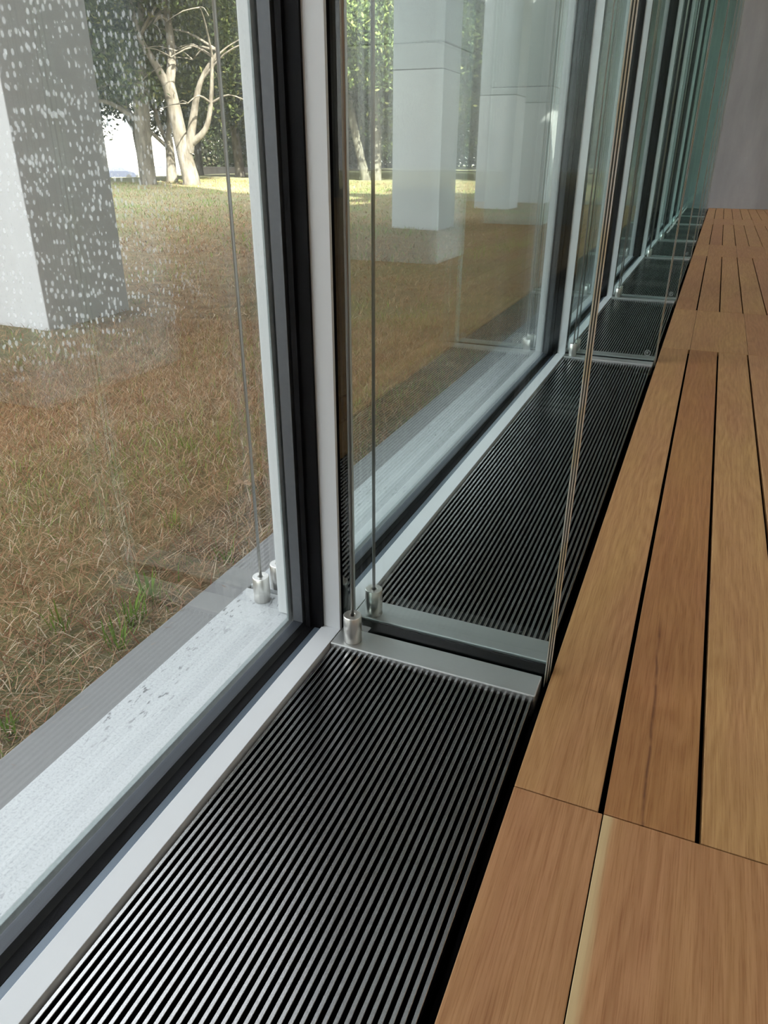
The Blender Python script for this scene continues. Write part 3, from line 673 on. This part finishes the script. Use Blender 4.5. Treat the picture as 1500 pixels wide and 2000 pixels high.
strt = [([lp(0, -0.3), lp(0, 0.2), lp(0.0, 2.0), lp(-0.05, 3.8), lp(-0.1, 5.2)], [0.34, 0.26, 0.24, 0.22, 0.2]),
        ([lp(-0.1, 5.0), lp(0.3, 6.0), lp(0.5, 7), lp(0.7, 8)], [0.14, 0.1, 0.08, 0.04]), ([lp(0, 3.4), lp(0.7, 4.6, .2), lp(1.2, 5.6, .3), lp(1.5, 7, .3)], [0.1, 0.08, 0.06, 0.03])]
plant(-16.6, 36.2, tree_meshes(4, 0.22, 20000, 4.2, 9.8, 3.6, lean, bright=2.2), 'leaning pale oak trunk just right of the black mullion gap')
plant(-15.85, 36.6, tree_meshes(5, 0.26, 20000, 4.2, 10, 3.6, strt, bright=2.2), 'straight pale oak beside the leaning one, left of the guide cable')
gen = [tree_meshes(20+k, 0.24, 26000, 2.6, 9.5, 4.8, None, 2.0+0.3*k, 0.14, 0.75) for k in range(3)]
FAR = [(-14.9, 38.5, 'slender oak right of the guide cable, half hidden by the second column'), (-27.5, 33.5, 'oak behind the smaller forked one'), (-25.0, 38.5, 'oak in the second row right of the pale forked oak'),
       (-21.0, 40.0, 'oak in the second row beside the outer mullion'), (-29.5, 30.0, 'oak at the left edge of the grove, behind the first column'), (-11.0, 42.0, 'oak seen between the second and third columns'),
       (-7.0, 45.0, 'oak beyond the farthest column'), (-31.0, 43.0, 'oak in the third row behind the pale forked oak'), (-24.0, 49.0, 'oak in the third row left of the mullion'),
       (-18.0, 50.0, 'oak in the third row behind the leaning trunk'), (-12.5, 52.0, 'oak in the third row behind the second column'), (-38.0, 38.0, 'oak at the far left of the third row'),
       (-6.0, 56.0, 'oak in the last row behind the farthest column'), (-3.0, 38.0, 'oak past the end of the building'), (-34.0, 56.0, 'oak in the last row at the left'), (-27.0, 62.0, 'oak in the last row, middle')]
FAR += [(-33, 72, 'low dense tree filling the gap above the brown wall, left'), (-25, 76, 'low dense tree above the brown wall, middle'), (-17, 70, 'low dense tree above the brown wall, right'), (-9, 66, 'low dense tree behind the farthest column'), (-42, 68, 'low dense tree right of the red car')]
used = set()
lowt = tree_meshes(77, 0.2, 34000, 0.7, 8.5, 5.2, None, 1.4, 0.16, 0.8)
for k, (x, y, l) in enumerate(FAR):
    g = k % 3 if 'low dense' not in l else 9
    plant(x, y, gen[g] if g < 9 else lowt, l, rz=k*1.7, sc=0.95+0.12*((k*7) % 4)/2, cp=g in used); used.add(g)
# clipped hedge behind the brown wall
q = np.random.default_rng(5); nh = 60000
P = np.c_[q.uniform(-60, 6, nh), q.uniform(80, 83, nh), q.uniform(0, 1, nh)]; zb = gz(P[:, 0], P[:, 1]); P[:, 2] = zb+P[:, 2]*(7.6+1.2*np.sin(P[:, 0]*0.7))
a = q.normal(0, 1, (nh, 3)); a /= np.linalg.norm(a, axis=1)[:, None]; b_ = np.cross(a, q.normal(0, 1, (nh, 3))); b_ /= np.linalg.norm(b_, axis=1)[:, None]; s_ = q.uniform(0.14, 0.32, nh)[:, None]
hd = empty('hedge', (0, 0, 0)); tag(hd, 'tall dark hedge behind the brown wall, beyond the oaks', 'hedge')
colh = np.array([(0.035, 0.045, 0.022), (0.06, 0.07, 0.035), (0.08, 0.075, 0.05)])[q.integers(0, 3, nh)]
np_mesh('foliage', np.stack([P-a*s_, P-b_*s_*.6, P+a*s_, P+b_*s_*.6], 1).reshape(-1, 3), (np.arange(nh)*4)[:, None]+np.array([[0, 1, 2, 3]]), MT['leaf'], hd, np.repeat(colh, 4, 0))
# ------------------------------------------------------------------ far things
def car(x, y, rz, paint, label):
    e = empty('car', (x, y, float(gz(x, y))+0.0), rz); tag(e, label, 'car')
    prof = [(-2.2, .32), (-2.25, .75), (-2.1, .95), (-1.55, 1.02), (-0.95, 1.42), (0.55, 1.45), (1.25, 1.02), (2.05, .85), (2.25, .6), (2.2, .32)]
    bm = bmesh.new(); A = [bm.verts.new((a, -.85 if z < 1.1 else -.68, z)) for a, z in prof]; B_ = [bm.verts.new((a, .85 if z < 1.1 else .68, z)) for a, z in prof]
    n = len(prof)
    for k in range(n): bm.faces.new((A[k], A[(k+1) % n], B_[(k+1) % n], B_[k]))
    bm.faces.new(list(reversed(A))); bm.faces.new(B_); bmesh.ops.recalc_face_normals(bm, faces=bm.faces); bm_obj('body', bm, paint, e)
    for s_ in (-1, 1):
        bm = bmesh.new(); yy = s_*.80
        vs = [bm.verts.new(p) for p in ((-1.35, yy*1.03, 1.04), (-0.9, yy*.9, 1.36), (0.5, yy*.9, 1.38), (1.0, yy*1.03, 1.04))]; bm.faces.new(vs if s_ < 0 else vs[::-1])
        bmesh.ops.solidify(bm, geom=bm.faces[:], thickness=0.03); bm_obj('side_window', bm, MT['bglass'], e)
    for a in (-1.4, 1.4):
        for s_ in (-1, 1):
            bm = bmesh.new(); lathe(bm, [(0.20, -.1), (.32, -.1), (.33, 0), (.32, .1), (0.20, .1)], 20)
            o_ = bm_obj('wheel', bm, MT['tyre'], e); o_.rotation_euler = (pi/2, 0, 0); o_.location = (a, s_*.78, .33)
car(-69.5, 79.5, YAW+0.12, MT['blue_car'], 'blue-grey car parked far away, right of the concrete column')
car(-64.8, 81.5, YAW+0.1, MT['white_car'], 'pale car parked behind the dark oak trunk')
car(-62.2, 88.5, YAW+0.1, MT['red_car'], 'red car far away between two oak trunks')
bl = empty('white_building', (-100, 128, -4.5), 0.25); tag(bl, 'large white sunlit building far behind the oaks', 'building')
box('wall', (-62, 62, 0, 20, 0, 19), MT['bldg'], bl); box('parapet', (-62.3, 62.3, -0.3, 20.3, 19, 19.6), MT['bldg'], bl)
for r_ in (2,):
    for k in range(-14, 18):
        wn = box('window', (k*3.4-0.8, k*3.4+0.8, -0.06, 0.1, r_*4.6+0.6, r_*4.6+2.3), MT['white_car'], bl)
        box('glazing', (k*3.4-0.65, k*3.4+0.65, -0.08, -0.05, r_*4.6+0.75, r_*4.6+2.15), MT['bglass'], wn)
lw = empty('garden_wall', (-34, 60, -1.6)); lw.rotation_euler = (0, 0, -0.12); tag(lw, 'low brown stone wall beyond the oaks', 'wall')
box('wall', (-10, 26, 0, 0.5, 0, 1.35), MT['lowwall'], lw); box('coping', (-10.05, 26.05, -0.05, 0.55, 1.35, 1.43), MT['lowwall'], lw)
